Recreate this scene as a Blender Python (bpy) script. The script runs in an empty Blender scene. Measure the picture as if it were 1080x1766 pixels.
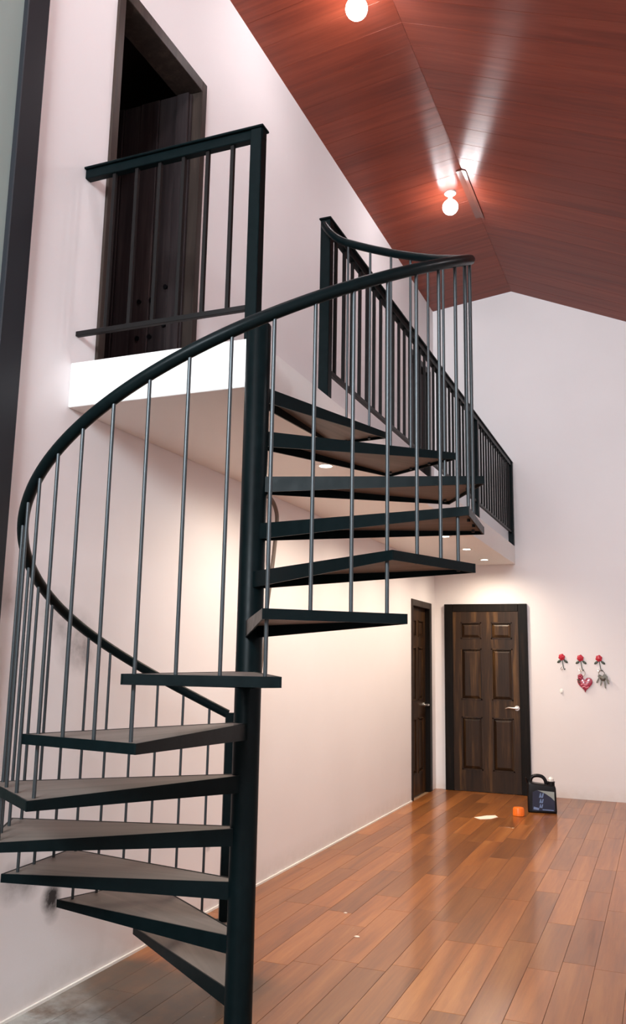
import bpy, bmesh, math, random
from mathutils import Vector, Matrix

random.seed(7)
sc = bpy.context.scene
COL = sc.collection

# ------------------------------------------------------------------ camera
FPX = 1455.42
cam_d = bpy.data.cameras.new('camera')
cam_d.sensor_fit = 'HORIZONTAL'
cam_d.sensor_width = 36.0
cam_d.lens = FPX / 1080.0 * 36.0
cam_d.clip_start = 0.05
cam = bpy.data.objects.new('camera', cam_d)
COL.objects.link(cam)
R_ = Vector((0.92571429, 0.37780308, 0.01782963))
U_ = Vector((0.04853446, -0.16540829, 0.9850302))
F_ = Vector((-0.37509661, 0.91099118, 0.17145728))
cam.matrix_world = Matrix(((R_.x, U_.x, -F_.x, 2.47740), (R_.y, U_.y, -F_.y, -3.03008),
                           (R_.z, U_.z, -F_.z, 1.43781), (0, 0, 0, 1)))
sc.camera = cam

# ------------------------------------------------------------------ world, lights, exposure
world = bpy.data.worlds.new('world')
sc.world = world
world.use_nodes = True
world.node_tree.nodes['Background'].inputs[0].default_value = (0.62, 0.78, 1.0, 1)
world.node_tree.nodes['Background'].inputs[1].default_value = 0.6

sc.view_settings.view_transform = 'Standard'
sc.view_settings.look = 'None'
sc.view_settings.gamma = 1.0
sc.view_settings.use_curve_mapping = False
sc.view_settings.exposure = 0.95

LAMP_W = 44.0             # each bulb under the ridge
LAMP_F = 130.0            # the bulb above the stair foot, out of view
LAMP_R = 100.0            # bulb on the right slope, out of view
LAMP_COL = (0.99, 0.955, 1.0)
DOWN_W = 37.0              # each downlight under the balcony
DOWN_COL = (1.0, 0.84, 0.66)

# cool fill light at the added, unseen window behind the camera
wl = bpy.data.lights.new('window_fill_light', 'AREA')
wl.shape = 'RECTANGLE'
wl.size, wl.size_y = 2.5, 1.4
wl.energy = 350
wl.color = (0.84, 0.94, 1.0)
wlo = bpy.data.objects.new('window_fill_light', wl)
COL.objects.link(wlo)
wlo.location = (1.5, -6.36, 4.02)
wlo.rotation_euler = (math.radians(90), 0, 0)   # shines towards +y

# ------------------------------------------------------------------ dimensions (metres)
YB = 6.846            # back wall
YF = -6.4             # wall behind the camera
XR = 5.2              # right wall
ZE = 5.789            # top of the left wall
XRG, ZRG = 0.980, 5.908   # ridge
SL, SR = (ZRG - ZE) / XRG, 0.4421
ZEND = ZRG - SR * (XR - XRG)
W = 0.9526            # balcony depth
ZS0, ZS1 = 2.5575, 2.7703
ZRAIL = 3.765
PX, PY = 1.0268, -0.1183    # pole axis
A0, DA, RT, WT, HR, Z0 = 1.8861, 0.4478, 0.8905, 0.2572, 0.1870, 0.0784
RR, HH = 0.845, 0.990       # handrail radius and height


# ------------------------------------------------------------------ materials
def mat(name, col, rough=0.5, metal=0.0, spec=0.5, coat=0.0, coat_rough=0.1):
    m = bpy.data.materials.new(name)
    m.use_nodes = True
    b = m.node_tree.nodes['Principled BSDF']
    b.inputs['Base Color'].default_value = (*col, 1)
    b.inputs['Roughness'].default_value = rough
    b.inputs['Metallic'].default_value = metal
    b.inputs['Specular IOR Level'].default_value = spec
    b.inputs['Coat Weight'].default_value = coat
    b.inputs['Coat Roughness'].default_value = coat_rough
    return m


class NT:
    def __init__(self, m):
        self.t = m.node_tree
        self.b = self.t.nodes['Principled BSDF']

    def n(self, kind, **kw):
        nd = self.t.nodes.new(kind)
        for k, v in kw.items():
            setattr(nd, k, v)
        return nd

    def l(self, a, b):
        self.t.links.new(a, b)

    def val(self, sock, v):
        if hasattr(v, 'node'):
            self.l(v, sock)
        else:
            sock.default_value = v

    def math(self, op, a, b=0.0, clamp=False):
        nd = self.n('ShaderNodeMath', operation=op, use_clamp=clamp)
        self.val(nd.inputs[0], a)
        self.val(nd.inputs[1], b)
        return nd.outputs[0]

    def mix(self, fac, a, b, blend='MIX'):
        nd = self.n('ShaderNodeMix', data_type='RGBA', blend_type=blend)
        self.val(nd.inputs[0], fac)
        for s, v in ((nd.inputs[6], a), (nd.inputs[7], b)):
            if hasattr(v, 'node'):
                self.l(v, s)
            else:
                s.default_value = (*v, 1)
        return nd.outputs[2]

    def coord(self, scale=(1, 1, 1), world=False, loc=None):
        mp = self.n('ShaderNodeMapping')
        if world:
            g = self.n('ShaderNodeNewGeometry')
            self.l(g.outputs['Position'], mp.inputs[0])
        else:
            tc = self.n('ShaderNodeTexCoord')
            self.l(tc.outputs['Object'], mp.inputs[0])
        mp.inputs['Scale'].default_value = scale
        if loc is not None:
            self.val(mp.inputs['Location'], loc)
        return mp.outputs[0]

    def noise(self, vec, scale=5.0, detail=3.0, rough=0.5, dist=0.0):
        nd = self.n('ShaderNodeTexNoise')
        self.l(vec, nd.inputs['Vector'])
        nd.inputs['Scale'].default_value = scale
        nd.inputs['Detail'].default_value = detail
        nd.inputs['Roughness'].default_value = rough
        nd.inputs['Distortion'].default_value = dist
        return nd.outputs['Fac']

    def ramp(self, fac, stops):
        nd = self.n('ShaderNodeValToRGB')
        self.l(fac, nd.inputs[0])
        e = nd.color_ramp.elements
        while len(e) < len(stops):
            e.new(0.5)
        for el, (p, c) in zip(e, stops):
            el.position = p
            el.color = (*c, 1) if len(c) == 3 else c
        return nd.outputs[0]

    def bump(self, h, strength=0.2, dist=0.01):
        nd = self.n('ShaderNodeBump')
        nd.inputs['Strength'].default_value = strength
        nd.inputs['Distance'].default_value = dist
        self.l(h, nd.inputs['Height'])
        self.l(nd.outputs[0], self.b.inputs['Normal'])


def wall_mat(name, spots=()):
    m = mat(name, (0.80, 0.78, 0.77), 0.62, spec=0.3)
    t = NT(m)
    v = t.coord(world=True)
    n1 = t.noise(v, 1.3, 4)
    c = t.mix(n1, (0.83, 0.79, 0.79), (0.76, 0.72, 0.72))
    n2 = t.noise(v, 14, 4, 0.6)
    g = t.n('ShaderNodeNewGeometry')
    sep = t.n('ShaderNodeSeparateXYZ')
    t.l(g.outputs['Position'], sep.inputs[0])
    # grime close to the floor, uneven
    low = t.math('SUBTRACT', 0.16, sep.outputs[2], True)
    low = t.math('MULTIPLY', low, 5.0, True)
    grime = t.math('MULTIPLY', low, n2, True)
    c = t.mix(t.math('MULTIPLY', grime, 0.55), c, (0.45, 0.36, 0.27))
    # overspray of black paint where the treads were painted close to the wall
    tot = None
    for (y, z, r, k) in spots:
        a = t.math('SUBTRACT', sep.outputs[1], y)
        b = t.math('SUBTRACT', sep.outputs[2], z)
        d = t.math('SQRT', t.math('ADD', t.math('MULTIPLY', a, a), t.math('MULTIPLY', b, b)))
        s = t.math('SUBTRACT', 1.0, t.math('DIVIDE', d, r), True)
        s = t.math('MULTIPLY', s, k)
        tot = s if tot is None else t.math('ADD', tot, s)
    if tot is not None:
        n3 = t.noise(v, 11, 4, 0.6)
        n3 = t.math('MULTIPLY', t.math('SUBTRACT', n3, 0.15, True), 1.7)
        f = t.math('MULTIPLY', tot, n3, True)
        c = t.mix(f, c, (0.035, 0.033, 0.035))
    t.l(c, t.b.inputs['Base Color'])
    t.bump(t.noise(v, 60, 3), 0.08, 0.004)
    return m


def wood_mat(name, dark, mid, light, axis, rough=0.4, coat=0.0, coat_rough=0.1, var=0.5,
             fine=60.0, bump=0.15, bright=None, spec=0.5):
    """wood with grain running along the local axis, each piece a little different"""
    m = mat(name, mid, rough, coat=coat, coat_rough=coat_rough, spec=spec)
    t = NT(m)
    oi = t.n('ShaderNodeObjectInfo')
    cmb = t.n('ShaderNodeCombineXYZ')
    for i in range(3):
        t.l(t.math('MULTIPLY', oi.outputs['Random'], (37.0, 53.0, 71.0)[i]), cmb.inputs[i])
    s = [1.0, 1.0, 1.0]
    s[axis] = 0.06
    v = t.coord(tuple(s), loc=cmb.outputs[0])
    n1 = t.noise(v, fine * 0.35, 5, 0.6, 0.6)
    n2 = t.noise(v, fine * 1.6, 3, 0.6)
    f = t.math('ADD', t.math('MULTIPLY', n1, 0.75), t.math('MULTIPLY', n2, 0.25))
    c = t.ramp(f, [(0.30, dark), (0.52, mid), (0.72, light)])
    hv = t.n('ShaderNodeHueSaturation')
    t.l(c, hv.inputs['Color'])
    t.l(t.math('ADD', t.math('MULTIPLY', oi.outputs['Random'], var), 1.0 - var * 0.5), hv.inputs['Value'])
    out = hv.outputs[0]
    t.l(out, t.b.inputs['Base Color'])
    t.bump(f, bump, 0.002)
    return m, t, out


M = {}
M['wall'] = wall_mat('wall_paint')
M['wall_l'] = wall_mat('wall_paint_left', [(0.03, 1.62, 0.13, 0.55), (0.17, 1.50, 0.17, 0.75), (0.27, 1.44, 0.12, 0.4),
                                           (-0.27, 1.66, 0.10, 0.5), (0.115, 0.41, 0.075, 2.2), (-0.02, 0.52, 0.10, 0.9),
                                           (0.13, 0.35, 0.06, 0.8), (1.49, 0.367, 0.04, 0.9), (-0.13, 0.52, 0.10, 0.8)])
M['slab'] = mat('slab_paint', (0.84, 0.83, 0.81), 0.6, spec=0.3)
_t = NT(M['slab'])
_v = _t.coord(world=True)
_t.l(_t.mix(_t.noise(_v, 1.6, 4), (0.86, 0.85, 0.83), (0.80, 0.78, 0.76)), _t.b.inputs['Base Color'])
_t.bump(_t.noise(_v, 50, 3), 0.06, 0.004)

# black painted steel with a faint blue green cast
M['steel'] = mat('black_painted_steel', (0.006, 0.010, 0.011), 0.36, spec=0.07)
_t = NT(M['steel'])
_v = _t.coord(world=True)
_n = _t.noise(_v, 30, 3)
_t.l(_t.mix(_n, (0.0012, 0.0036, 0.0042), (0.003, 0.0075, 0.0085)), _t.b.inputs['Base Color'])
_t.l(_t.math('ADD', _t.math('MULTIPLY', _n, 0.2), 0.26), _t.b.inputs['Roughness'])
_t.bump(_t.noise(_v, 260, 2), 0.08, 0.001)
M['rod'] = mat('grey_steel_rod', (0.040, 0.048, 0.052), 0.36, metal=0.5)
M['rail_bar'] = mat('brown_black_bar', (0.008, 0.007, 0.007), 0.42, spec=0.15)
M['board'], _, _ = wood_mat('dusty_tread_board', (0.085, 0.068, 0.058), (0.145, 0.118, 0.102), (0.21, 0.172, 0.15), 0,
                            rough=0.55, var=0.2, fine=26)
M['plank'], _t, _c = wood_mat('floor_plank', (0.165, 0.048, 0.010), (0.285, 0.094, 0.019), (0.38, 0.150, 0.036), 1,
                              spec=0.35, rough=0.36, coat=0.40, coat_rough=0.10, var=0.55, fine=30, bump=0.08)
# plaster dust lying on the planks along the wall below the stairs
_v = _t.coord(world=True)
_g = _t.n('ShaderNodeNewGeometry')
_s = _t.n('ShaderNodeSeparateXYZ')
_t.l(_g.outputs['Position'], _s.inputs[0])
_d = _t.math('SUBTRACT', 0.42, _t.math('ADD', _s.outputs[1], _t.math('MULTIPLY', _s.outputs[0], 0.55)), True)
_d = _t.math('MULTIPLY', _d, 3.2, True)
_nn = _t.math('MULTIPLY', _t.math('SUBTRACT', _t.noise(_v, 5, 5, 0.65), 0.36, True), 4.0, True)
_dust = _t.math('MULTIPLY', _d, _nn, True)
_spk = _t.math('GREATER_THAN', _t.noise(_v, 24, 2), 0.765)
_all = _t.math('ADD', _t.math('MULTIPLY', _dust, 0.85), _t.math('MULTIPLY', _spk, 0.22), True)
# dirt below the lowest treads, with the stair shadow painted into its colour
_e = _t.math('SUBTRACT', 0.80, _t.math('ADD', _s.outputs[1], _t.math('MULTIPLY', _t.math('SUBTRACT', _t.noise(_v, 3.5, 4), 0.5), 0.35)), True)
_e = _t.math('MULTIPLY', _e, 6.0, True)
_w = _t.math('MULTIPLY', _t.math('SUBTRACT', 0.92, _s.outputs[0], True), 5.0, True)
_dirt_shade = _t.math('MULTIPLY', _t.math('MULTIPLY', _e, _w), _t.math('ADD', _t.math('MULTIPLY', _t.noise(_v, 9, 5, 0.7), 0.5), 0.62, True), True)
_c = _t.mix(_dirt_shade, _c, (0.060, 0.050, 0.038))
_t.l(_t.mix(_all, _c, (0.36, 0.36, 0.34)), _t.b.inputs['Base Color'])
_t.l(_t.math('SUBTRACT', 0.40, _t.math('MULTIPLY', _dirt_shade, 0.38), True), _t.b.inputs['Coat Weight'])
_t.l(_t.math('ADD', _t.math('MULTIPLY', _t.noise(_v, 2.4, 4), 0.20), 0.03), _t.b.inputs['Coat Roughness'])
M['subfloor'] = mat('plank_joint', (0.30, 0.17, 0.09), 0.7)
M['panel'], _t, _ = wood_mat('ceiling_panel', (0.130, 0.020, 0.009), (0.200, 0.036, 0.016), (0.260, 0.056, 0.027), 0,
                             rough=0.36, var=0.16, fine=34, bump=0.05, spec=0.38)
# fine ribs along the panels spread reflections across them
_t.b.inputs['Anisotropic'].default_value = 0.85
_cv = _t.n('ShaderNodeCombineXYZ')
_cv.inputs[1].default_value = 1.0
_vt = _t.n('ShaderNodeVectorTransform', vector_type='VECTOR', convert_from='OBJECT', convert_to='WORLD')
_t.l(_cv.outputs[0], _vt.inputs[0])
_t.l(_vt.outputs[0], _t.b.inputs['Tangent'])
M['ridge'] = mat('ridge_strip', (0.14, 0.040, 0.024), 0.3, coat=0.4)
M['door'], _t, _c = wood_mat('distressed_dark_wood', (0.007, 0.003, 0.0015), (0.028, 0.012, 0.004), (0.12, 0.058, 0.018), 2,
                             rough=0.45, coat=0.10, spec=0.25, coat_rough=0.25, var=0.3, fine=34, bump=0.25)
M['casing'], _, _ = wood_mat('black_brown_casing', (0.003, 0.002, 0.0015), (0.006, 0.004, 0.003), (0.022, 0.013, 0.008), 2,
                             spec=0.15, rough=0.45, var=0.2, fine=40)
M['casing_up'], _, _ = wood_mat('weathered_casing', (0.016, 0.011, 0.009), (0.032, 0.022, 0.018), (0.06, 0.042, 0.034), 2,
                                spec=0.2, rough=0.5, var=0.2, fine=40)
M['plankdoor'], _, _ = wood_mat('dark_plank_door', (0.014, 0.010, 0.011), (0.034, 0.025, 0.026), (0.065, 0.05, 0.048), 2,
                                spec=0.2, rough=0.5, var=0.5, fine=40)
M['darkroom'] = mat('dark_room_shade', (0.035, 0.020, 0.024), 0.7, spec=0.2)  # dimness of the unlit room put into its wall colour
M['chrome'] = mat('satin_nickel', (0.75, 0.72, 0.68), 0.25, metal=1.0)
M['frame'] = mat('grey_black_frame', (0.014, 0.016, 0.020), 0.5, spec=0.25)
M['greypanel'] = mat('grey_green_panel', (0.24, 0.29, 0.27), 0.5)
M['caulk'] = mat('white_caulk', (0.78, 0.75, 0.70), 0.6)
M['bulb'] = mat('glowing_bulb', (1, 1, 1), 0.3)
_b = M['bulb'].node_tree.nodes['Principled BSDF']
_b.inputs['Emission Color'].default_value = (1, 0.96, 0.93, 1)
_b.inputs['Emission Strength'].default_value = 12
M['lens'] = mat('glowing_lens', (1, 1, 1), 0.3)
_b = M['lens'].node_tree.nodes['Principled BSDF']
_b.inputs['Emission Color'].default_value = (1, 0.90, 0.76, 1)
_b.inputs['Emission Strength'].default_value = 9
M['whiteplastic'] = mat('white_plastic', (0.8, 0.79, 0.76), 0.4)
M['blackplastic'] = mat('black_plastic', (0.004, 0.004, 0.005), 0.34, spec=0.25)
M['label'] = mat('blue_label', (0.007, 0.013, 0.042), 0.35)
M['label_l'] = mat('label_light', (0.16, 0.25, 0.45), 0.4)
M['label_w'] = mat('label_pale', (0.28, 0.33, 0.32), 0.4)
M['orange'] = mat('orange_plastic', (0.95, 0.20, 0.015), 0.35)
M['paper'] = mat('pale_paper', (0.88, 0.78, 0.66), 0.7)
M['hose'] = mat('brown_pipe', (0.12, 0.085, 0.065), 0.4)
M['rose'] = mat('red_enamel', (0.50, 0.008, 0.030), 0.3, coat=0.5)
M['leaf'] = mat('dark_green_enamel', (0.035, 0.050, 0.030), 0.35)
M['heart'] = mat('heart_enamel', (0.33, 0.012, 0.045), 0.25, coat=0.6)
M['heart_l'] = mat('heart_pink', (0.75, 0.25, 0.32), 0.3)
M['brass'] = mat('dull_key_metal', (0.13, 0.115, 0.095), 0.4, metal=0.7)
M['skyglass'] = mat('window_glass', (0.75, 0.85, 0.9), 0.05)
_b = M['skyglass'].node_tree.nodes['Principled BSDF']
_b.inputs['Transmission Weight'].default_value = 1.0


# ------------------------------------------------------------------ builders
class B:
    """collects shapes into one mesh"""
    def __init__(self):
        self.bm = bmesh.new()

    def quadmesh(self, vs, fs):
        v = [self.bm.verts.new(p) for p in vs]
        for f in fs:
            try:
                self.bm.faces.new([v[i] for i in f])
            except ValueError:
                pass
        return self

    def box(self, x0, x1, y0, y1, z0, z1, bev=0.0, seg=1):
        v = [(x, y, z) for z in (z0, z1) for y in (y0, y1) for x in (x0, x1)]
        f = [(0, 2, 3, 1), (4, 5, 7, 6), (0, 1, 5, 4), (2, 6, 7, 3), (0, 4, 6, 2), (1, 3, 7, 5)]
        if bev <= 0:
            return self.quadmesh(v, f)
        t = bmesh.new()
        vv = [t.verts.new(p) for p in v]
        for q in f:
            t.faces.new([vv[i] for i in q])
        bmesh.ops.bevel(t, geom=t.edges[:], offset=bev, segments=seg, affect='EDGES', profile=0.5)
        return self.merge(t)

    def merge(self, t):
        mp = {}
        for v in t.verts:
            mp[v] = self.bm.verts.new(v.co)
        for f in t.faces:
            try:
                self.bm.faces.new([mp[v] for v in f.verts])
            except ValueError:
                pass
        t.free()
        return self

    def prism(self, poly, a, b, axis=1, bev=0.0, seg=2):
        """poly in the two other axes, extruded from a to b along the axis"""
        def P(p, h):
            q = list(p)
            q.insert(axis, h)
            return tuple(q)
        t = bmesh.new()
        lo = [t.verts.new(P(p, a)) for p in poly]
        hi = [t.verts.new(P(p, b)) for p in poly]
        n = len(poly)
        t.faces.new(lo[::-1])
        t.faces.new(hi)
        for i in range(n):
            t.faces.new([lo[i], lo[(i + 1) % n], hi[(i + 1) % n], hi[i]])
        bmesh.ops.recalc_face_normals(t, faces=t.faces[:])
        if bev > 0:
            e = [e for e in t.edges if e.verts[0] in lo and e.verts[1] in lo or e.verts[0] in hi and e.verts[1] in hi]
            bmesh.ops.bevel(t, geom=e, offset=bev, segments=seg, affect='EDGES', profile=0.5)
        return self.merge(t)

    def tube(self, pts, r, n=10, caps=True, flat=None):
        pts = [Vector(p) for p in pts]
        rings = []
        up0 = None
        for i, p in enumerate(pts):
            d = (pts[min(i + 1, len(pts) - 1)] - pts[max(i - 1, 0)]).normalized()
            up = up0 if up0 is not None else (Vector((0, 0, 1)) if abs(d.z) < 0.9 else Vector((1, 0, 0)))
            s = d.cross(up)
            if s.length < 1e-6:
                s = d.cross(Vector((0, 1, 0)))
            s.normalize()
            u = s.cross(d).normalized()
            up0 = u
            rr = r[i] if isinstance(r, (list, tuple)) else r
            k = flat or 1.0
            rings.append([self.bm.verts.new(p + s * rr * math.cos(2 * math.pi * j / n) + u * rr * k * math.sin(2 * math.pi * j / n))
                          for j in range(n)])
        for a, b in zip(rings[:-1], rings[1:]):
            for j in range(n):
                self.bm.faces.new([a[j], a[(j + 1) % n], b[(j + 1) % n], b[j]])
        if caps:
            self.bm.faces.new(rings[0][::-1])
            self.bm.faces.new(rings[-1])
        return self

    def lathe(self, prof, n=24, at=(0, 0, 0), axis=2):
        """prof: (radius, height) list"""
        def P(r, a, h):
            c = [r * math.cos(a), r * math.sin(a)]
            c.insert(axis, h)
            return (c[0] + at[0], c[1] + at[1], c[2] + at[2])
        rings = [[self.bm.verts.new(P(max(r, 1e-5), 2 * math.pi * j / n, h)) for j in range(n)] for r, h in prof]
        for a, b in zip(rings[:-1], rings[1:]):
            for j in range(n):
                self.bm.faces.new([a[j], a[(j + 1) % n], b[(j + 1) % n], b[j]])
        self.bm.faces.new(rings[0][::-1])
        self.bm.faces.new(rings[-1])
        return self

    def blob(self, c, rx, ry, rz, n=12, m=7, rot=None):
        vs, fs = [], []
        for i in range(m + 1):
            th = math.pi * i / m
            for j in range(n):
                ph = 2 * math.pi * j / n
                p = Vector((rx * math.sin(th) * math.cos(ph), ry * math.sin(th) * math.sin(ph), rz * math.cos(th)))
                if rot:
                    p = rot @ p
                vs.append(tuple(p + Vector(c)))
        for i in range(m):
            for j in range(n):
                fs.append((i * n + j, (i + 1) * n + j, (i + 1) * n + (j + 1) % n, i * n + (j + 1) % n))
        return self.quadmesh(vs, fs)

    def mesh(self, name, smooth=False):
        bmesh.ops.remove_doubles(self.bm, verts=self.bm.verts[:], dist=1e-6)
        bmesh.ops.recalc_face_normals(self.bm, faces=self.bm.faces[:])
        me = bpy.data.meshes.new(name)
        self.bm.to_mesh(me)
        self.bm.free()
        if smooth:
            for p in me.polygons:
                p.use_smooth = True
            try:
                me.set_sharp_from_angle(angle=math.radians(40))
            except Exception:
                pass
        return me


def wpos(o):
    v = Vector((0, 0, 0))
    while o is not None:
        v += o.location
        o = o.parent
    return v


def link(name, me, m=None, parent=None, loc=None):
    """loc is in the parent's frame"""
    o = bpy.data.objects.new(name, me)
    if m is not None and me is not None and not me.materials:
        me.materials.append(m)
    COL.objects.link(o)
    if parent is not None:
        o.parent = parent
    if loc is not None:
        o.location = loc
    return o


def obj(name, b, m, parent=None, smooth=False):
    """shape given in world coordinates; parents here are never rotated"""
    me = b.mesh(name, smooth)
    if parent is not None:
        me.transform(Matrix.Translation(-wpos(parent)))
        return link(name, me, m, parent)
    # origin at the bottom centre of the shape
    xs = [v.co for v in me.vertices]
    c = Vector(((min(v.x for v in xs) + max(v.x for v in xs)) / 2, (min(v.y for v in xs) + max(v.y for v in xs)) / 2,
                min(v.z for v in xs)))
    me.transform(Matrix.Translation(-c))
    return link(name, me, m, None, c)


def tag(o, label=None, cat=None, group=None, kind=None):
    if label:
        o['label'] = label
    if cat:
        o['category'] = cat
    if group:
        o['group'] = group
    if kind:
        o['kind'] = kind
    return o


def empty(name, loc, label=None, cat=None, group=None, kind=None):
    o = bpy.data.objects.new(name, None)
    o.empty_display_size = 0.1
    COL.objects.link(o)
    o.location = loc
    return tag(o, label, cat, group, kind)


# ------------------------------------------------------------------ the room shell
# left wall, thickness towards -x, with the openings of three doors
D1Y0, D1Y1, D1Z = 0.172, 1.090, 4.956       # upper door by the stairs
D2Y0, D2Y1, D2Z = 5.760, 6.660, 4.930       # far upper door
D3Y0, D3Y1, D3Z = 5.806, 6.646, 2.098       # lower door in the left wall
TW = 0.16
yL = -0.36
b = B()
b.box(-TW, 0, yL, D1Y0, 0, ZE)
b.box(-TW, 0, D1Y0, D1Y1, 0, ZS1)
b.box(-TW, 0, D1Y0, D1Y1, D1Z, ZE)
b.box(-TW, 0, D1Y1, D2Y0, 0, ZE)
b.box(-TW, 0, D2Y0, D3Y0, 0, ZS1)
b.box(-TW, 0, D2Y0, D2Y1, D2Z, ZE)
b.box(-TW, 0, D3Y0, D3Y1, D3Z, ZS1)
b.box(-TW, 0, D3Y1, D2Y1, 0, ZS1)
b.box(-TW, 0, D2Y1, YB, 0, ZE)
wall_left = tag(obj('wall_left', b, M['wall_l']), 'tall off-white plastered wall the balcony and spiral stairs stand against', 'wall', kind='structure')

# far part of the left wall, behind the grey panel
b = B()
b.box(-TW, 0, YF, -3.2, 0, ZE)
b.box(-TW, 0, -3.2, yL, 4.9, ZE)
tag(obj('wall_left_near', b, M['wall']), 'off-white wall around the grey panel at the left edge', 'wall', kind='structure')


def gable(y0, y1):
    p = [(-TW, 0), (XR + TW, 0), (XR + TW, ZEND - SR * TW), (XRG, ZRG), (-TW, ZE - SL * TW)]
    return B().prism(p, y0, y1, axis=1)


tag(obj('wall_back', gable(YB, YB + 0.15), M['wall']), 'pale gable end wall with the panelled door and rose hooks', 'wall', kind='structure')

# wall behind the camera with an opening for the added window
wx0, wx1, wz0, wz1 = 0.2, 2.8, 3.30, 4.75
zc_ = ZRG - SR * (wx1 - XRG)
b = B()
b.box(-TW, XR + TW, YF - 0.15, YF, 0, wz0)
b.box(-TW, wx0, YF - 0.15, YF, wz0, wz1)
b.prism([(wx1, wz0), (XR, wz0), (XR, ZEND), (wx1, zc_)], YF - 0.15, YF, axis=1)
b.prism([(-TW, wz1), (wx1, wz1), (wx1, zc_), (XRG, ZRG), (-TW, ZE - SL * TW)], YF - 0.15, YF, axis=1)
tag(obj('wall_front', b, M['wall']), 'off-white gable wall with an added wide window behind the viewer', 'wall', kind='structure')
win = empty('added_window_1', (1.5, YF - 0.08, wz0), 'wide high two-pane window added behind the viewer for cool fill light', 'window', kind='structure')
b = B()
for (x0, x1, z0, z1) in ((wx0, wx1, wz0, wz0 + .06), (wx0, wx1, wz1 - .06, wz1), (wx0, wx0 + .06, wz0, wz1),
                         (wx1 - .06, wx1, wz0, wz1), (1.47, 1.53, wz0, wz1)):
    b.box(x0, x1, YF - 0.11, YF - 0.05, z0, z1)
obj('window_frame', b, M['frame'], win)
for (x0, x1) in ((wx0 + .06, 1.47), (1.53, wx1 - .06)):
    obj('pane', B().box(x0, x1, YF - 0.084, YF - 0.076, wz0 + .06, wz1 - .06), M['skyglass'], win)

tag(obj('wall_right', B().box(XR, XR + TW, YF, YB, 0, ZEND), M['wall']), 'plain off-white wall on the right of the room', 'wall', kind='structure')

# dark upstairs room seen through the open door
b = B()
b.quadmesh([(-2.2, -0.4, ZS1), (-TW, -0.4, ZS1), (-TW, YB, ZS1), (-2.2, YB, ZS1),
            (-2.2, -0.4, 5.3), (-TW, -0.4, 5.3), (-TW, YB, 5.3), (-2.2, YB, 5.3)],
           [(0, 1, 2, 3), (4, 7, 6, 5), (0, 4, 5, 1), (3, 2, 6, 7), (0, 3, 7, 4)])
tag(obj('wall_upstairs_room', b, M['darkroom']), 'unlit dark room behind the open upstairs door', 'room', kind='structure')

# floor with its planks
floor = tag(obj('floor', B().box(-TW, XR + TW, YF - 0.15, YB + 0.15, -0.12, -0.006), M['subfloor']),
            'glossy orange-brown laminate plank floor', 'floor', kind='structure')
PW, PL, GAP = 0.150, 0.92, 0.0008
fl = wpos(floor)
_pm = {}


def plank_mesh(l):
    k = round(l, 3)
    if k not in _pm:
        _pm[k] = B().box(-PW / 2 + GAP, PW / 2 - GAP, -k / 2 + GAP, k / 2 - GAP, -0.010, 0.0, 0.0007).mesh('plank')
    return _pm[k]


rest = B()
row = 0
x = 0.004
while x < XR:
    off = (0.08, 0.37, 0.66, 0.21, 0.82, 0.5, 0.94, 0.29)[row % 8] * PL
    y = YB - off
    cuts = [YB, y] if off > 0.02 else [YB]
    while y > YF:
        y -= PL * random.choice((0.7, 0.85, 1.0, 1.15, 1.3))
        cuts.append(max(y, YF))
    for a, c in zip(cuts[:-1], cuts[1:]):
        if a - c < 0.02:
            continue
        cx, cy = x + PW / 2, (a + c) / 2
        if cx < 2.75 and a > -0.6:
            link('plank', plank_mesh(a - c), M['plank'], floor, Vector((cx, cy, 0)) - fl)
        else:
            rest.box(x + GAP, min(x + PW, XR) - GAP, c + GAP, a - GAP, -0.010, 0.0)
    x += PW
    row += 1
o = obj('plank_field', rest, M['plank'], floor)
o['kind'] = 'stuff'

# ceiling: two slopes of panels running from the ridge to the eaves
b = B()
T = 0.03
b.quadmesh([(-TW, YF, ZE - SL * TW + T), (XRG, YF, ZRG + T), (XR + TW, YF, ZEND - SR * TW + T),
            (-TW, YB, ZE - SL * TW + T), (XRG, YB, ZRG + T), (XR + TW, YB, ZEND - SR * TW + T),
            (-TW, YF, ZE - SL * TW + T + .1), (XRG, YF, ZRG + T + .1), (XR + TW, YF, ZEND - SR * TW + T + .1),
            (-TW, YB, ZE - SL * TW + T + .1), (XRG, YB, ZRG + T + .1), (XR + TW, YB, ZEND - SR * TW + T + .1)],
           [(0, 1, 4, 3), (1, 2, 5, 4), (6, 9, 10, 7), (7, 10, 11, 8), (0, 3, 9, 6), (2, 8, 11, 5), (0, 6, 7, 1), (1, 7, 8, 2),
            (3, 4, 10, 9), (4, 5, 11, 10)])
ceiling = tag(obj('ceiling', b, M['ridge']), 'red-brown wood-look panelled ceiling with an off-centre ridge', 'ceiling', kind='structure')
cl = wpos(ceiling)
PNW = 0.25


def panel_mesh(length, slope):
    g = 0.0007
    return B().box(0, length, -PNW / 2 + g, PNW / 2 - g, 0, 0.012, 0.0014).mesh('ceiling_panel')


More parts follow.
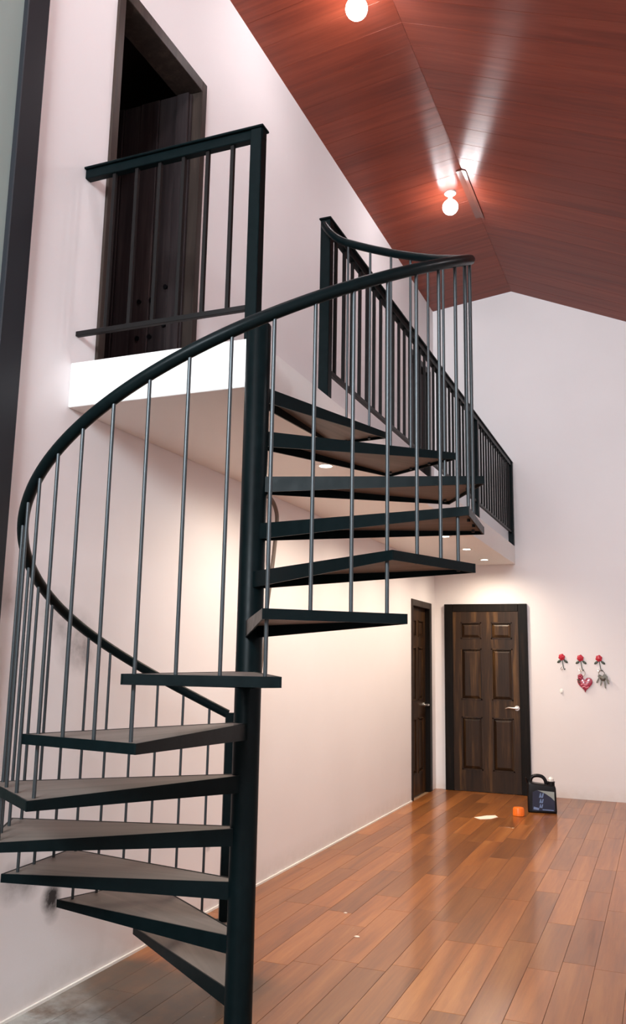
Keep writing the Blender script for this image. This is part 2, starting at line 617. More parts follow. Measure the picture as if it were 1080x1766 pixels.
ang_l, ang_r = math.atan(SL), math.atan(SR)
ml = panel_mesh((XRG + 0.02) / math.cos(ang_l), SL)
mr = panel_mesh((XR + 0.05 - XRG) / math.cos(ang_r), SR)
y = YB - PNW / 2
while y > YF:
    o = link('ceiling_panel', ml, M['panel'], ceiling, Vector((XRG, y, ZRG)) - cl)
    o.rotation_euler = (0, 0, math.pi)
    o.rotation_euler = Matrix.Rotation(math.pi, 3, 'Z').to_euler()
    # run from the ridge down to the left wall
    ex = Vector((-math.cos(ang_l), 0, -math.sin(ang_l)))
    ey = Vector((0, -1, 0))
    ez = ex.cross(ey)
    o.rotation_euler = Matrix((ex, ey, ez)).transposed().to_euler()
    o = link('ceiling_panel', mr, M['panel'], ceiling, Vector((XRG, y, ZRG)) - cl)
    ex = Vector((math.cos(ang_r), 0, -math.sin(ang_r)))
    ey = Vector((0, 1, 0))
    ez = ex.cross(ey)
    o.rotation_euler = Matrix((ex, ey, ez)).transposed().to_euler()
    y -= PNW
# small cover strip over a joint of the ridge
b = B()
b.prism([(XRG - 0.05, ZRG - 0.05 * SL - 0.002), (XRG, ZRG - 0.004), (XRG + 0.035, ZRG - 0.035 * SR - 0.004),
         (XRG + 0.035, ZRG - 0.035 * SR - 0.010), (XRG, ZRG - 0.011), (XRG - 0.05, ZRG - 0.05 * SL - 0.008)], 4.05, 4.95, axis=1)
tag(obj('trim_1', b, M['ridge']), 'short cover strip on the ceiling ridge beside the far bulb', 'trim', kind='structure')

# thin white bead along the foot of the left wall
tag(obj('baseboard_left', B().box(0, 0.010, yL, D3Y0, 0, 0.012), M['caulk']), 'thin white bead along the foot of the left wall', 'trim', kind='structure')

# balcony slab
tag(obj('balcony_slab', B().box(0, W, 0, YB, ZS0, ZS1, 0.004), M['slab']), 'white concrete balcony slab along the left wall', 'balcony', kind='structure')

# dark frame and grey panel at the left edge of the picture
dr = empty('door_4', (0, -0.43, 0), 'dark upright frame with a grey-green panel at the left edge', 'door', kind='structure')
obj('door_frame', B().box(-TW, 0.035, -0.490, yL + 0.004, 0, 4.9, 0.004), M['frame'], dr)
obj('door_panel', B().box(-0.06, 0.01, -1.60, -0.490, 0, 4.9), M['greypanel'], dr)
obj('door_panel', B().box(-0.06, 0.01, -3.2, -1.605, 0, 4.9), M['greypanel'], dr)


# ------------------------------------------------------------------ doors
def lever(parent, at, n, d):
    """lever handle: at = point on the leaf, n = outwards, d = direction of the lever"""
    at, n, d = Vector(at), Vector(n), Vector(d)
    b = B()
    b.tube([at, at + n * 0.012], 0.028, 16)
    b.tube([at + n * 0.01, at + n * 0.05], 0.011, 10)
    b.tube([at + n * 0.048 - d * 0.012, at + n * 0.052 + d * 0.03, at + n * 0.050 + d * 0.09 + Vector((0, 0, 0.004)),
            at + n * 0.044 + d * 0.125 - Vector((0, 0, 0.006))], [0.012, 0.012, 0.010, 0.007], 10)
    return obj('handle', b, M['chrome'], parent, True)


def panel_door(root, x0, x1, z0, z1, rect, P, fy, lever_args, sc_=1.0):
    """six-panel leaf built in (u, depth, v); P maps to the world. fy = depth of the leaf face"""
    leaf = B()
    # stiles and rails proud, fields recessed
    xs = [x0, rect[0][0], rect[0][1], rect[1][0], rect[1][1], x1]
    fields = []
    for (u0, u1) in rect:
        for (v0, v1) in ((0.235, 0.82), (1.01, 1.59), (1.70, 1.89)):
            fields.append((u0, u1, v0, v1))
    us = sorted(set([x0, x1] + [r for q in rect for r in q]))
    vs = sorted(set([z0, z1, 0.235, 0.82, 1.01, 1.59, 1.70, 1.89]))
    for a0, a1 in zip(us[:-1], us[1:]):
        for c0, c1 in zip(vs[:-1], vs[1:]):
            isf = any(abs(a0 - f[0]) < 1e-6 and abs(a1 - f[1]) < 1e-6 and abs(c0 - f[2]) < 1e-6 and abs(c1 - f[3]) < 1e-6 for f in fields)
            dep = fy + 0.016 if isf else fy
            v = [P(u, d, w) for w in (c0, c1) for d in (dep, fy + 0.04) for u in (a0, a1)]
            leaf.quadmesh(v, [(0, 2, 3, 1), (4, 5, 7, 6), (0, 1, 5, 4), (2, 6, 7, 3), (0, 4, 6, 2), (1, 3, 7, 5)])
    lf = obj('leaf', leaf, M['door'], root)
    for (u0, u1, v0, v1) in fields:
        m_, s_ = 0.012, 0.045
        b = B()
        b.quadmesh([P(u0 + m_, fy + 0.0155, v0 + m_), P(u1 - m_, fy + 0.0155, v0 + m_), P(u1 - m_, fy + 0.0155, v1 - m_), P(u0 + m_, fy + 0.0155, v1 - m_),
                    P(u0 + s_, fy + 0.002, v0 + s_), P(u1 - s_, fy + 0.002, v0 + s_), P(u1 - s_, fy + 0.002, v1 - s_), P(u0 + s_, fy + 0.002, v1 - s_)],
                   [(0, 1, 2, 3), (4, 5, 6, 7), (0, 1, 5, 4), (1, 2, 6, 5), (2, 3, 7, 6), (3, 0, 4, 7)])
        obj('panel', b, M['door'], lf)
        # moulding round the field
        b = B()
        w_ = 0.014
        for (a0, a1, c0, c1) in ((u0, u1, v0, v0 + w_), (u0, u1, v1 - w_, v1), (u0, u0 + w_, v0, v1), (u1 - w_, u1, v0, v1)):
            v = [P(u, d, w) for w in (c0, c1) for d in (fy - 0.005, fy + 0.016) for u in (a0, a1)]
            b.quadmesh(v, [(0, 2, 3, 1), (4, 5, 7, 6), (0, 1, 5, 4), (2, 6, 7, 3), (0, 4, 6, 2), (1, 3, 7, 5)])
        obj('moulding', b, M['door'], lf)
    lever(lf, *lever_args)
    return lf


# back-wall door: leaf just proud of the wall, inside a dark casing
X0, X1, ZD = 0.1226, 1.0748, 2.10
d1 = empty('door_1', ((X0 + X1) / 2, YB, 0), 'dark six-panel wooden door in the end wall beside the black jug', 'door', kind='structure')
CW = 0.10
obj('jamb', B().box(X0, X0 + CW, YB - 0.045, YB, 0, ZD, 0.004), M['casing'], d1)
obj('jamb', B().box(X1 - CW, X1, YB - 0.045, YB, 0, ZD, 0.004), M['casing'], d1)
obj('head', B().box(X0 + CW, X1 - CW, YB - 0.045, YB, ZD - 0.09, ZD, 0.004), M['casing'], d1)
panel_door(d1, X0 + CW, X1 - CW, 0.008, ZD - 0.09, [(0.315, 0.555), (0.665, 0.905)], lambda u, d, w: (u, d, w), YB - 0.040,
           ((0.945, YB - 0.040, 0.935), (0, -1, 0), (-1, 0, 0)))

# lower door in the left wall, set back in its opening
d2 = empty('door_2', (0, (D3Y0 + D3Y1) / 2, 0), 'narrow-looking dark door in the left wall below the balcony', 'door', kind='structure')
obj('jamb', B().box(-0.14, 0.012, D3Y0, D3Y0 + 0.05, 0, D3Z, 0.003), M['casing_up'], d2)
obj('jamb', B().box(-0.14, 0.012, D3Y1 - 0.09, D3Y1, 0, D3Z, 0.003), M['casing'], d2)
obj('head', B().box(-0.14, 0.012, D3Y0 + 0.05, D3Y1 - 0.09, D3Z - 0.07, D3Z, 0.003), M['casing_up'], d2)
yy0, yy1 = D3Y0 + 0.05, D3Y1 - 0.09
panel_door(d2, yy0, yy1, 0.008, D3Z - 0.07, [(yy0 + 0.09, yy0 + 0.31), (yy1 - 0.31, yy1 - 0.09)], lambda u, d, w: (-d, u, w), 0.045,
           ((-0.045, yy1 - 0.06, 0.95), (1, 0, 0), (0, -1, 0)))

# open upper door beside the stairs
d3 = empty('door_3', (0, (D1Y0 + D1Y1) / 2, ZS1), 'tall dark plank door standing open behind the balcony railing', 'door', kind='structure')
obj('jamb', B().box(-TW, 0.015, D1Y0, D1Y0 + 0.055, ZS1, D1Z, 0.003), M['casing_up'], d3)
obj('jamb', B().box(-TW, 0.015, D1Y1 - 0.055, D1Y1, ZS1, D1Z, 0.003), M['casing_up'], d3)
obj('head', B().box(-TW, 0.015, D1Y0 + 0.055, D1Y1 - 0.055, D1Z - 0.075, D1Z, 0.003), M['casing_up'], d3)
leaf = obj('leaf', B().box(-0.86, -0.05, 1.012, 1.030, ZS1 + 0.01, 4.865), M['plankdoor'], d3)
px_ = -0.055
k = 0
for wdt in (0.085, 0.125, 0.135, 0.125, 0.13, 0.12, 0.085):
    dy = (0.0, 0.006, 0.002, 0.008)[k % 4]
    obj('plank', B().box(px_ - wdt + 0.004, px_, 0.985 + dy, 1.012, ZS1 + 0.012, 4.863, 0.003), M['plankdoor'], leaf)
    px_ -= wdt
    k += 1
for (ux, uz) in ((-0.245, 3.30), (-0.33, 3.30), (-0.15, 3.36), (-0.245, 3.53), (-0.33, 3.53), (-0.15, 3.60)):
    obj('bolt_hole', B().lathe([(0.014, 0), (0.014, 0.012), (0.009, 0.013)], 12, at=(ux, 0.978, uz), axis=1), M['blackplastic'], leaf)

# far upper door above the lower one
d4 = empty('door_5', (0, (D2Y0 + D2Y1) / 2, ZS1), 'dark far upstairs door behind the long balcony railing', 'door', kind='structure')
obj('jamb', B().box(-TW, 0.015, D2Y0, D2Y0 + 0.07, ZS1, D2Z, 0.003), M['casing'], d4)
obj('jamb', B().box(-TW, 0.015, D2Y1 - 0.07, D2Y1, ZS1, D2Z, 0.003), M['casing'], d4)
obj('head', B().box(-TW, 0.015, D2Y0 + 0.07, D2Y1 - 0.07, D2Z - 0.07, D2Z, 0.003), M['casing'], d4)
leaf = obj('leaf', B().box(-0.10, -0.07, D2Y0 + 0.07, D2Y1 - 0.07, ZS1 + 0.01, D2Z - 0.07), M['plankdoor'], d4)
n = 6
wd = (D2Y1 - D2Y0 - 0.14) / n
for i in range(n):
    y0 = D2Y0 + 0.07 + i * wd
    obj('plank', B().box(-0.07, -0.05, y0 + 0.003, y0 + wd - 0.003, ZS1 + 0.01, D2Z - 0.072, 0.003), M['plankdoor'], leaf)

# ------------------------------------------------------------------ spiral staircase
stair = empty('spiral_staircase', (PX, PY, 0), 'black steel spiral staircase winding from the floor up to the balcony', 'staircase')
# pole
b = B()
b.lathe([(0.050, 0.004), (0.050, 2.762), (0.047, 2.768), (0.02, 2.771)], 40)
link('centre_pole', b.mesh('centre_pole', True), M['steel'], stair)
b = B()
b.lathe([(0.11, 0.0), (0.11, 0.010), (0.106, 0.012), (0.05, 0.012)], 32)
link('base_plate', b.mesh('base_plate', True), M['steel'], stair)


def tread_parts(aL, aT):
    """meshes of a tread in its own frame: pole axis at the origin, tread along +x, tread top at z = 0"""
    ox = RT * math.cos(WT)
    yL_, yT_ = ox * math.tan(aL), ox * math.tan(aT)
    ix, iy = 0.012, 0.022
    th = 0.006
    def bar(y_in, y_out, s):
        n_ = Vector((ox - ix, y_out - y_in, 0)).normalized()
        nn = Vector((-n_.y, n_.x, 0)) * (-s) * th
        p0, p1 = Vector((ix, y_in, 0)), Vector((ox, y_out, 0))
        hi, ho = 0.062, 0.030
        vs = [p0, p1, p1 + Vector((0, 0, -ho)), p0 + Vector((0, 0, -hi))]
        vs = vs + [v + nn for v in vs]
        return B().quadmesh([tuple(v) for v in vs], [(0, 1, 2, 3), (7, 6, 5, 4), (0, 4, 5, 1), (1, 5, 6, 2), (2, 6, 7, 3), (3, 7, 4, 0)])
    sL = bar(-iy, yL_, -1).mesh('side_bar')
    sT = bar(iy, yT_, 1).mesh('side_bar')
    out = B().box(ox - th, ox, yL_ + 0.004, yT_ - 0.004, -0.030, 0).mesh('outer_bar')
    ins = B().box(ix, ix + 0.005, -iy + .004, iy - .004, -0.062, 0).mesh('inner_plate')
    g = 0.0065
    top, bot = -0.0015, -0.0175
    poly = [(ix + g, -iy + g), (ox - g, yL_ + g), (ox - g, yT_ - g), (ix + g, iy - g)]
    bd = B().prism(poly, bot, top, axis=2).mesh('tread')
    return bd, sL, sT, out, ins


std = tread_parts(-WT, WT)
last = tread_parts(-math.radians(10.5), math.radians(9.3))
for k in range(1, 14):
    ms = last if k == 13 else std
    t = link('tread', ms[0], M['board'], stair, (0, 0, Z0 + HR * k))
    t.rotation_euler = (0, 0, A0 + DA * k)
    link('side_bar', ms[1], M['steel'], t)
    link('side_bar', ms[2], M['steel'], t)
    link('outer_bar', ms[3], M['steel'], t)
    link('inner_plate', ms[4], M['steel'], t)


def rail_pt(t, dz=0.0):
    a = A0 + DA * t
    return Vector((RR * math.cos(a), RR * math.sin(a), Z0 + HR * t + HH + dz))


# handrail
T0, T1 = 0.57, 13.15
NP = 170
pts = [rail_pt(T0 + (T1 - T0) * i / NP) for i in range(NP + 1)]
e0, e1 = pts[-1], Vector((0.930 - PX, 0.822 - PY, 3.705))
tan = (pts[-1] - pts[-2]).normalized() * 0.09
for i in range(1, 9):
    s = i / 8
    q = (e0 * (1 - s) ** 2 + (e0 + tan) * 2 * s * (1 - s) + e1 * s ** 2)
    pts.append(q)
link('handrail', B().tube(pts, 0.020, 16).mesh('handrail', True), M['steel'], stair)
# newel at the foot of the handrail
nw = rail_pt(T0 - 0.03)
b = B().box(-0.021, 0.021, -0.021, 0.021, 0.0, nw.z + 0.012, 0.003)
o = link('newel_post', b.mesh('newel_post'), M['steel'], stair, (nw.x, nw.y, 0))
o.rotation_euler = (0, 0, A0 + DA * T0)
# balusters: three on each tread
offs = (-0.20, 0.133, 0.467)
bms = [B().tube([(0, 0, -0.028), (0, 0, HR * d + HH - 0.012)], 0.0060, 10).mesh('baluster', True) for d in offs]
for k in range(1, 14):
    for d, me in zip(offs, bms):
        if k == 13 and d > 0.3:
            continue
        a = A0 + DA * (k + d)
        link('baluster', me, M['rod'], stair, (RR * math.cos(a), RR * math.sin(a), Z0 + HR * k))


# ------------------------------------------------------------------ balcony railings
def square_post(parent, x, y, z0, z1, s, name='post'):
    h = s / 2
    p = obj(name, B().box(x - h, x + h, y - h, y + h, z0, z1, 0.003), M['steel'], parent)
    return p


XRL = W - 0.030
rf = empty('balcony_railing', (0.47, 0.030, ZS1), 'short black railing from the left wall to the post at the stair head', 'railing')
yy = 0.030
square_post(rf, XRL, yy, ZS1, ZRAIL - 0.012, 0.055)
obj('top_rail', B().box(0.0, XRL + 0.030, yy - 0.020, yy + 0.020, ZRAIL - 0.056, ZRAIL - 0.010, 0.003), M['steel'], rf)
obj('cap_rail', B().box(0.0, XRL + 0.036, yy - 0.034, yy + 0.034, ZRAIL - 0.011, ZRAIL, 0.003), M['steel'], rf)
obj('bottom_rail', B().box(0.0, XRL - 0.027, yy - 0.012, yy + 0.012, 2.909, 2.933, 0.002), M['rail_bar'], rf)
bar_me = B().box(-0.009, 0.009, -0.009, 0.009, 2.92 - ZS1, ZRAIL - 0.05 - ZS1, 0.0015).mesh('baluster')
nb = 8
for i in range(1, nb):
    xx = XRL - 0.127 * i
    if xx > 0.06:
        link('baluster', bar_me, M['rail_bar'], rf, (xx - 0.47, 0, 0))

rl = empty('balcony_railing', (XRL, 3.8, ZS1), 'long black railing along the balcony edge to the end wall', 'railing')
y_first, y_mid, y_end = 0.875, 4.78, YB - 0.036
square_post(rl, XRL, y_first, ZS1, ZRAIL - 0.012, 0.056)
square_post(rl, XRL, y_mid, ZS1, ZRAIL - 0.05, 0.056)
obj('post', B().box(XRL - 0.03, XRL + 0.03, YB - 0.072, YB - 0.002, ZS1, ZRAIL - 0.012, 0.003), M['steel'], rl)
obj('top_rail', B().box(XRL - 0.020, XRL + 0.020, y_first, YB - 0.002, ZRAIL - 0.056, ZRAIL - 0.010, 0.003), M['steel'], rl)
obj('cap_rail', B().box(XRL - 0.034, XRL + 0.034, y_first - 0.036, YB - 0.002, ZRAIL - 0.011, ZRAIL, 0.003), M['steel'], rl)
obj('bottom_rail', B().box(XRL - 0.012, XRL + 0.012, y_first + 0.028, YB - 0.072, 2.915, 2.939, 0.002), M['rail_bar'], rl)
for (ya, yb) in ((y_first, y_mid), (y_mid, YB - 0.04)):
    n = round((yb - ya) / 0.135)
    for i in range(1, n):
        yy = ya + (yb - ya) * i / n
        link('baluster', bar_me, M['rail_bar'], rl, (0, yy - 3.8, 0))

# ------------------------------------------------------------------ lamps
def bulb(x, y, label, watt=None, group='bare bulbs under the ceiling ridge'):
    zc = ZE + SL * x if x < XRG else ZRG - SR * (x - XRG)
    r = empty('ceiling_lamp', (x, y, zc), label, 'lamp', group)
    link('ceiling_rose', B().lathe([(0.055, 0.004), (0.055, -0.012), (0.040, -0.024), (0.022, -0.028)], 24).mesh('ceiling_rose', True), M['whiteplastic'], r)
    link('socket', B().lathe([(0.020, -0.026), (0.022, -0.045), (0.019, -0.062)], 18).mesh('socket', True), M['whiteplastic'], r)
    prof = [(0.016, -0.058), (0.022, -0.072)]
    R0, cz = 0.074, -0.150
    for i in range(1, 15):
        a = math.radians(25 + (180 - 25) * i / 14)
        prof.append((R0 * math.sin(a), cz + R0 * math.cos(a)))
    link('bulb', B().lathe(prof, 24).mesh('bulb', True), M['bulb'], r)
    ld = bpy.data.lights.new('bulb_light', 'POINT')
    ld.energy = watt or LAMP_W
    ld.color = LAMP_COL
    ld.shadow_soft_size = 0.082
    lo = bpy.data.objects.new('bulb_light', ld)
    COL.objects.link(lo)
    lo.parent = r
    lo.location = (0, 0, -0.150)


bulb(0.790, 1.675, 'glowing bulb below the ceiling ridge at the top of the picture')
bulb(0.800, 4.370, 'glowing bulb below the ceiling ridge nearer the end wall')
bulb(0.800, -0.80, 'glowing bulb below the ceiling ridge above the stair foot, out of view', LAMP_F)
bulb(0.800, -3.60, 'glowing bulb below the ceiling ridge behind the viewer', LAMP_F)
bulb(3.9, 1.2, 'single glowing bulb on the right ceiling slope level with the stairs', LAMP_R)

lab = {1.47: 'round recessed downlight in the balcony underside nearest the stair pole',
       2.46: 'round recessed downlight in the balcony underside behind the upper treads, second from the stair pole',
       3.46: 'round recessed downlight in the balcony underside behind the upper treads, third from the stair pole',
       4.45: 'round recessed downlight in the balcony underside, first of the far three',
       5.38: 'round recessed downlight in the balcony underside, middle of the far three',
       6.31: 'round recessed downlight in the balcony underside nearest the end wall'}
for y, l in lab.items():
    r = empty('downlight', (0.70, y, ZS0), l, 'downlight', 'downlights under the balcony')
    link('rim', B().lathe([(0.045, 0.004), (0.060, 0.002), (0.060, -0.004), (0.050, -0.006), (0.045, -0.004)], 28).mesh('rim', True), M['whiteplastic'], r)
    link('lens', B().lathe([(0.046, 0.002), (0.046, -0.0035), (0.02, -0.005)], 28).mesh('lens', True), M['lens'], r)
    ld = bpy.data.lights.new('downlight_beam', 'SPOT')
    ld.energy = DOWN_W
    ld.color = DOWN_COL
    ld.spot_size = math.radians(172)
    ld.spot_blend = 1.0
    ld.shadow_soft_size = 0.04
    lo = bpy.data.objects.new('downlight_beam', ld)
    COL.objects.link(lo)
    lo.parent = r
    lo.location = (0, 0, -0.02)

# ------------------------------------------------------------------ small things
# bent pipe on the wall behind the pole
pts = [(0.03, 1.90, 2.42), (0.04, 1.96, 2.49), (0.05, 2.05, 2.517), (0.05, 2.13, 2.50), (0.05, 2.19, 2.45), (0.05, 2.212, 2.39),
       (0.05, 2.20, 2.28), (0.05, 2.155, 2.05), (0.05, 2.085, 1.76), (0.05, 2.02, 1.40), (0.05, 1.96, 0.9), (0.05, 1.92, 0.4), (0.05, 1.905, 0.0)]


def smooth_path(pts, k=6):
    P = [Vector(p) for p in pts]
    out = []
    for i in range(len(P) - 1):
        p0, p1, p2, p3 = P[max(i - 1, 0)], P[i], P[i + 1], P[min(i + 2, len(P) - 1)]
        for j in range(k):
            t = j / k
            out.append(0.5 * ((2 * p1) + (p2 - p0) * t + (2 * p0 - 5 * p1 + 4 * p2 - p3) * t * t + (3 * p1 - p0 - 3 * p2 + p3) * t ** 3))
    out.append(P[-1])
    return out


hose = obj('bent_pipe', B().tube(smooth_path(pts), 0.014, 12), M['hose'], None, True)
tag(hose, 'thin brown bent pipe with hooked top against the wall behind the stair pole', 'pipe')

# jug of motor oil on the floor
JX, JY = 1.315, 5.83
jug = empty('plastic_jug', (JX, JY, 0), 'black plastic jug with a handle and blue label standing by the panelled door', 'jug')
jug.rotation_euler = (0, 0, math.radians(10))


def jpart(name, b, m, parent, smooth=True):
    return link(name, b.mesh(name, smooth), m, parent)


body = [(-0.135, 0.0), (0.135, 0.0), (0.138, 0.02), (0.132, 0.235), (0.125, 0.255), (0.055, 0.265), (-0.06, 0.275), (-0.105, 0.285), (-0.128, 0.285), (-0.137, 0.26), (-0.138, 0.02)]
jb = jpart('body', B().prism(body, -0.065, 0.065, axis=1, bev=0.016, seg=3), M['blackplastic'], jug)
hp = smooth_path([(-0.108, 0, 0.270), (-0.098, 0, 0.318), (-0.06, 0, 0.342), (0.0, 0, 0.338), (0.034, 0, 0.305), (0.045, 0, 0.255)], 5)
jpart('handle', B().tube(hp, 0.017, 12), M['blackplastic'], jug)
jpart('neck', B().lathe([(0.033, 0.245), (0.033, 0.285), (0.037, 0.287), (0.037, 0.293), (0.028, 0.295)], 20, at=(0.092, 0, 0)), M['blackplastic'], jug)
jpart('pouring_spout', B().tube([(-0.132, -0.01, 0.275), (-0.142, -0.02, 0.300), (-0.150, -0.03, 0.325)], [0.012, 0.010, 0.008], 10), M['blackplastic'], jug)
jpart('cap', B().lathe([(0.026, 0.293), (0.026, 0.318), (0.021, 0.322), (0.013, 0.336), (0.006, 0.338)], 16, at=(0.090, 0, 0)), M['whiteplastic'], jug)
yl = -0.0662
lb = jpart('label_panel', B().prism([(-0.095, 0.022), (0.118, 0.022), (0.116, 0.205), (-0.045, 0.215), (-0.090, 0.195)], yl, yl + 0.002, axis=1), M['label'], jug, False)
jpart('label_band', B().prism([(-0.045, 0.2135), (0.114, 0.203), (0.115, 0.12), (0.085, 0.15), (0.03, 0.185)], yl - 0.0008, yl, axis=1), M['label_w'], lb, False)
# large slanted lettering, too blurred in the photograph to read
for (ox, oz, s) in ((-0.030, 0.145, 1.0), (-0.028, 0.095, 0.9), (-0.030, 0.050, 0.8)):
    b = B()
    for q in ([(0, 0), (0.012, 0), (0.022, 0.042), (0.010, 0.042)], [(0.016, 0), (0.026, 0), (0.018, 0.042), (0.010, 0.042)],
              [(0.024, 0), (0.036, 0), (0.046, 0.042), (0.034, 0.042)]):
        b.prism([(ox + u * s, oz + v * s) for u, v in q], yl - 0.0008, yl, axis=1)
    jpart('lettering', b, M['label_l'], lb, False)
jpart('label_strip', B().prism([(-0.085, 0.034), (-0.035, 0.028), (-0.030, 0.046), (-0.082, 0.058)], yl - 0.0008, yl, axis=1), M['label_l'], lb, False)
jpart('label_strip', B().prism([(0.0, 0.030), (0.105, 0.026), (0.105, 0.035), (0.0, 0.038)], yl - 0.0008, yl, axis=1), M['label_l'], lb, False)

# orange cap
cap = empty('orange_cap', (1.135, 5.52, 0), 'small bright orange plastic cap lying on the floor in front of the jug', 'cap')
link('body', B().lathe([(0.050, 0.0), (0.054, 0.003), (0.052, 0.066), (0.046, 0.076), (0.030, 0.078)], 28).mesh('body', True), M['orange'], cap)
rb = B()
for i in range(18):
    a = 2 * math.pi * i / 18
    rb.tube([(0.0525 * math.cos(a), 0.0525 * math.sin(a), 0.006), (0.0515 * math.cos(a), 0.0515 * math.sin(a), 0.062)], 0.0026, 6)
link('grip_ribs', rb.mesh('grip_ribs', True), M['orange'], cap)


def scrap(cx, cy, poly, h, label, m='paper'):
    o = obj('paper_scrap', B().prism([(cx + u, cy + v) for u, v in poly], 0.0005, h, axis=2), M[m])
    return tag(o, label, 'scrap')


scrap(0.87, 5.28, [(-0.10, -0.06), (-0.03, -0.13), (0.06, -0.06), (0.10, 0.06), (0.06, 0.14), (-0.01, 0.09), (-0.05, 0.02)], 0.003,
      'pale paper scrap on the floor in front of the panelled door')
scrap(0.917, 1.474, [(-0.014, -0.006), (0.006, -0.012), (0.016, 0.0), (0.004, 0.012), (-0.01, 0.008)], 0.004,
      'tiny pale chip on the planks right of the stair pole')
scrap(0.718, 1.844, [(-0.010, -0.005), (0.006, -0.009), (0.011, 0.004), (-0.004, 0.009)], 0.004,
      'tiny pale chip on the planks nearer the left wall')


# rose hooks and what hangs from them
def rose_hook(x, z, label):
    y = YB
    r = empty('rose_hook', (x, y, z), label, 'hook', 'rose-shaped key hooks')
    b = B()
    rnd = random.Random(int(x * 100))
    b.blob((0, -0.014, 0), 0.030, 0.014, 0.032)
    for i in range(6):
        a = 2 * math.pi * i / 6 + 0.3
        b.blob((0.020 * math.cos(a), -0.013, 0.021 * math.sin(a)), 0.017, 0.011, 0.017, 10, 6)
    for i in range(3):
        a = 2 * math.pi * i / 3
        b.blob((0.008 * math.cos(a), -0.024, 0.008 * math.sin(a)), 0.011, 0.007, 0.011, 10, 6)
    link('flower', b.mesh('flower', True), M['rose'], r)
    st = smooth_path([(0.002, -0.006, -0.025), (0.008, -0.008, -0.07), (0.014, -0.010, -0.11), (0.026, -0.022, -0.135), (0.034, -0.036, -0.125)], 4)
    link('stem', B().tube(st, 0.0042, 8).mesh('stem', True), M['leaf'], r)
    for s in (-1, 1):
        rot = Matrix.Rotation(s * math.radians(38), 3, 'Y')
        link('leaf', B().blob((0.006 + s * 0.036, -0.008, -0.047), 0.026, 0.005, 0.013, 12, 6, rot).mesh('leaf', True), M['leaf'], r)
    hk = smooth_path([(-0.004, -0.008, -0.105), (-0.016, -0.018, -0.128), (-0.004, -0.030, -0.140), (0.008, -0.034, -0.126)], 4)
    link('hook', B().tube(hk, 0.0034, 8).mesh('hook', True), M['chrome'], r)
    return r


rose_hook(1.440, 1.507, 'red rose key hook nearest the panelled door, nothing hanging from it')
rose_hook(1.637, 1.499, 'middle red rose key hook with the red heart hanging below')
rose_hook(1.832, 1.499, 'red rose key hook farthest from the door, holding the bunch of keys')

# heart pendant
hx, hz = 1.678, 1.225
ht = empty('heart_keychain', (hx, YB, hz), 'dark red heart-shaped keychain with a rose hanging below the middle hook', 'keychain')
poly = []
for i in range(40):
    a = 2 * math.pi * i / 40
    poly.append((0.0050 * 16 * math.sin(a) ** 3, 0.0055 * (13 * math.cos(a) - 5 * math.cos(2 * a) - 2 * math.cos(3 * a) - math.cos(4 * a))))
hb = link('heart', B().prism(poly, -0.026, -0.006, axis=1, bev=0.006, seg=2).mesh('heart', True), M['heart'], ht)
for (x0, z0, sgn) in ((0.0, 0.020, 1), (-0.01, -0.012, 1), (0.0, -0.040, 1)):
    q = smooth_path([(x0 - 0.032, -0.027, z0 - 0.004), (x0 - 0.008, -0.028, z0 + 0.008), (x0 + 0.014, -0.028, z0 - 0.004), (x0 + 0.038, -0.027, z0 + 0.006)], 4)
    link('ribbon_line', B().tube(q, 0.0048, 8).mesh('ribbon_line', True), M['heart_l'], hb)
b = B()
for i in range(5):
    a = 2 * math.pi * i / 5
    b.blob((-0.046 + 0.014 * math.cos(a), -0.028, 0.070 + 0.018 * math.sin(a)), 0.016, 0.009, 0.018, 10, 6)
link('small_rose', b.mesh('small_rose', True), M['heart'], ht)
for (lx, lz, an) in ((-0.066, 0.035, 30), (-0.060, 0.010, 55)):
    rot = Matrix.Rotation(math.radians(an), 3, 'Y')
    link('leaf', B().blob((lx, -0.024, lz), 0.020, 0.005, 0.008, 10, 6, rot).mesh('leaf', True), M['leaf'], ht)
rp = [(-0.018 + 0.022 * math.cos(2 * math.pi * i / 20), -0.020, 0.112 + 0.030 * math.sin(2 * math.pi * i / 20)) for i in range(21)]
link('ring', B().tube(rp, 0.003, 6, caps=False).mesh('ring', True), M['chrome'], ht)

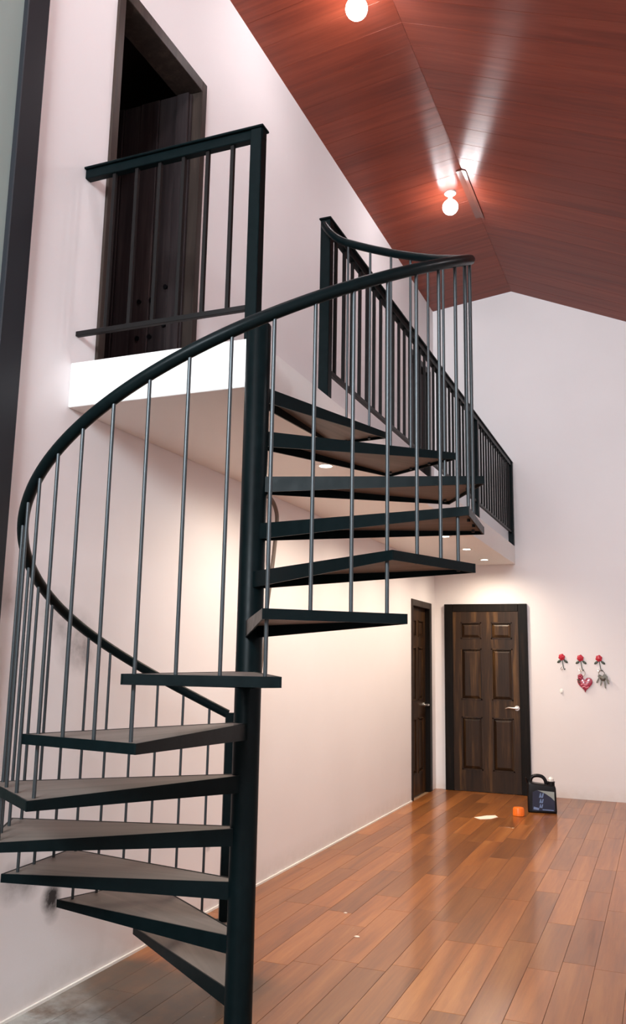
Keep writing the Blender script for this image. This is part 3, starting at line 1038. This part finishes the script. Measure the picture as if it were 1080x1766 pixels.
# bunch of keys
kx, kz = 1.866, 1.275
ky = empty('key_bunch', (kx, YB, kz), 'bunch of dull metal keys hanging from the rose hook farthest from the door', 'keys')
rp = [(-0.012 + 0.030 * math.cos(2 * math.pi * i / 20), -0.024, 0.062 + 0.032 * math.sin(2 * math.pi * i / 20)) for i in range(21)]
link('ring', B().tube(rp, 0.0034, 6, caps=False).mesh('ring', True), M['brass'], ky)


def key_mesh(L):
    b = B()
    hd = [(0.022 * math.cos(2 * math.pi * i / 14), 0.020 * math.sin(2 * math.pi * i / 14)) for i in range(14)]
    b.prism(hd, -0.0025, 0.0025, axis=1)
    b.prism([(-0.007, -0.015), (0.007, -0.015), (0.007, -L), (0.0, -L - 0.008), (-0.007, -L + 0.004)], -0.002, 0.002, axis=1)
    for i in range(4):
        z = -0.035 - i * 0.011
        b.prism([(0.006, z), (0.013, z - 0.002), (0.013, z - 0.006), (0.006, z - 0.008)], -0.0018, 0.0018, axis=1)
    return b.mesh('key')


for (dx, dz, an, L, dy) in ((-0.030, 0.030, 28, 0.075, -0.020), (-0.012, 0.020, 8, 0.085, -0.026), (0.012, 0.012, -6, 0.105, -0.016),
                            (0.030, 0.022, -20, 0.070, -0.030), (0.020, 0.036, -34, 0.060, -0.036)):
    o = link('key', key_mesh(L), M['brass'], ky, (dx, dy, dz))
    o.rotation_euler = (0, math.radians(an), 0)
link('key_fob', B().blob((0.0, -0.030, 0.010), 0.030, 0.010, 0.026).mesh('key_fob', True), M['brass'], ky)

# small white adhesive hook below the first rose
sh = empty('adhesive_hook', (1.426, YB, 1.135), 'small pale adhesive hook on the wall below the first rose', 'hook')
link('pad', B().prism([(0.020 * math.cos(2 * math.pi * i / 20), 0.028 * math.sin(2 * math.pi * i / 20)) for i in range(20)], -0.008, -0.0005, axis=1, bev=0.003).mesh('pad', True), M['whiteplastic'], sh)
hk = smooth_path([(0, -0.006, 0.004), (0, -0.016, -0.016), (0, -0.024, -0.020), (0, -0.028, -0.008)], 4)
link('hook', B().tube(hk, 0.004, 8).mesh('hook', True), M['whiteplastic'], sh)
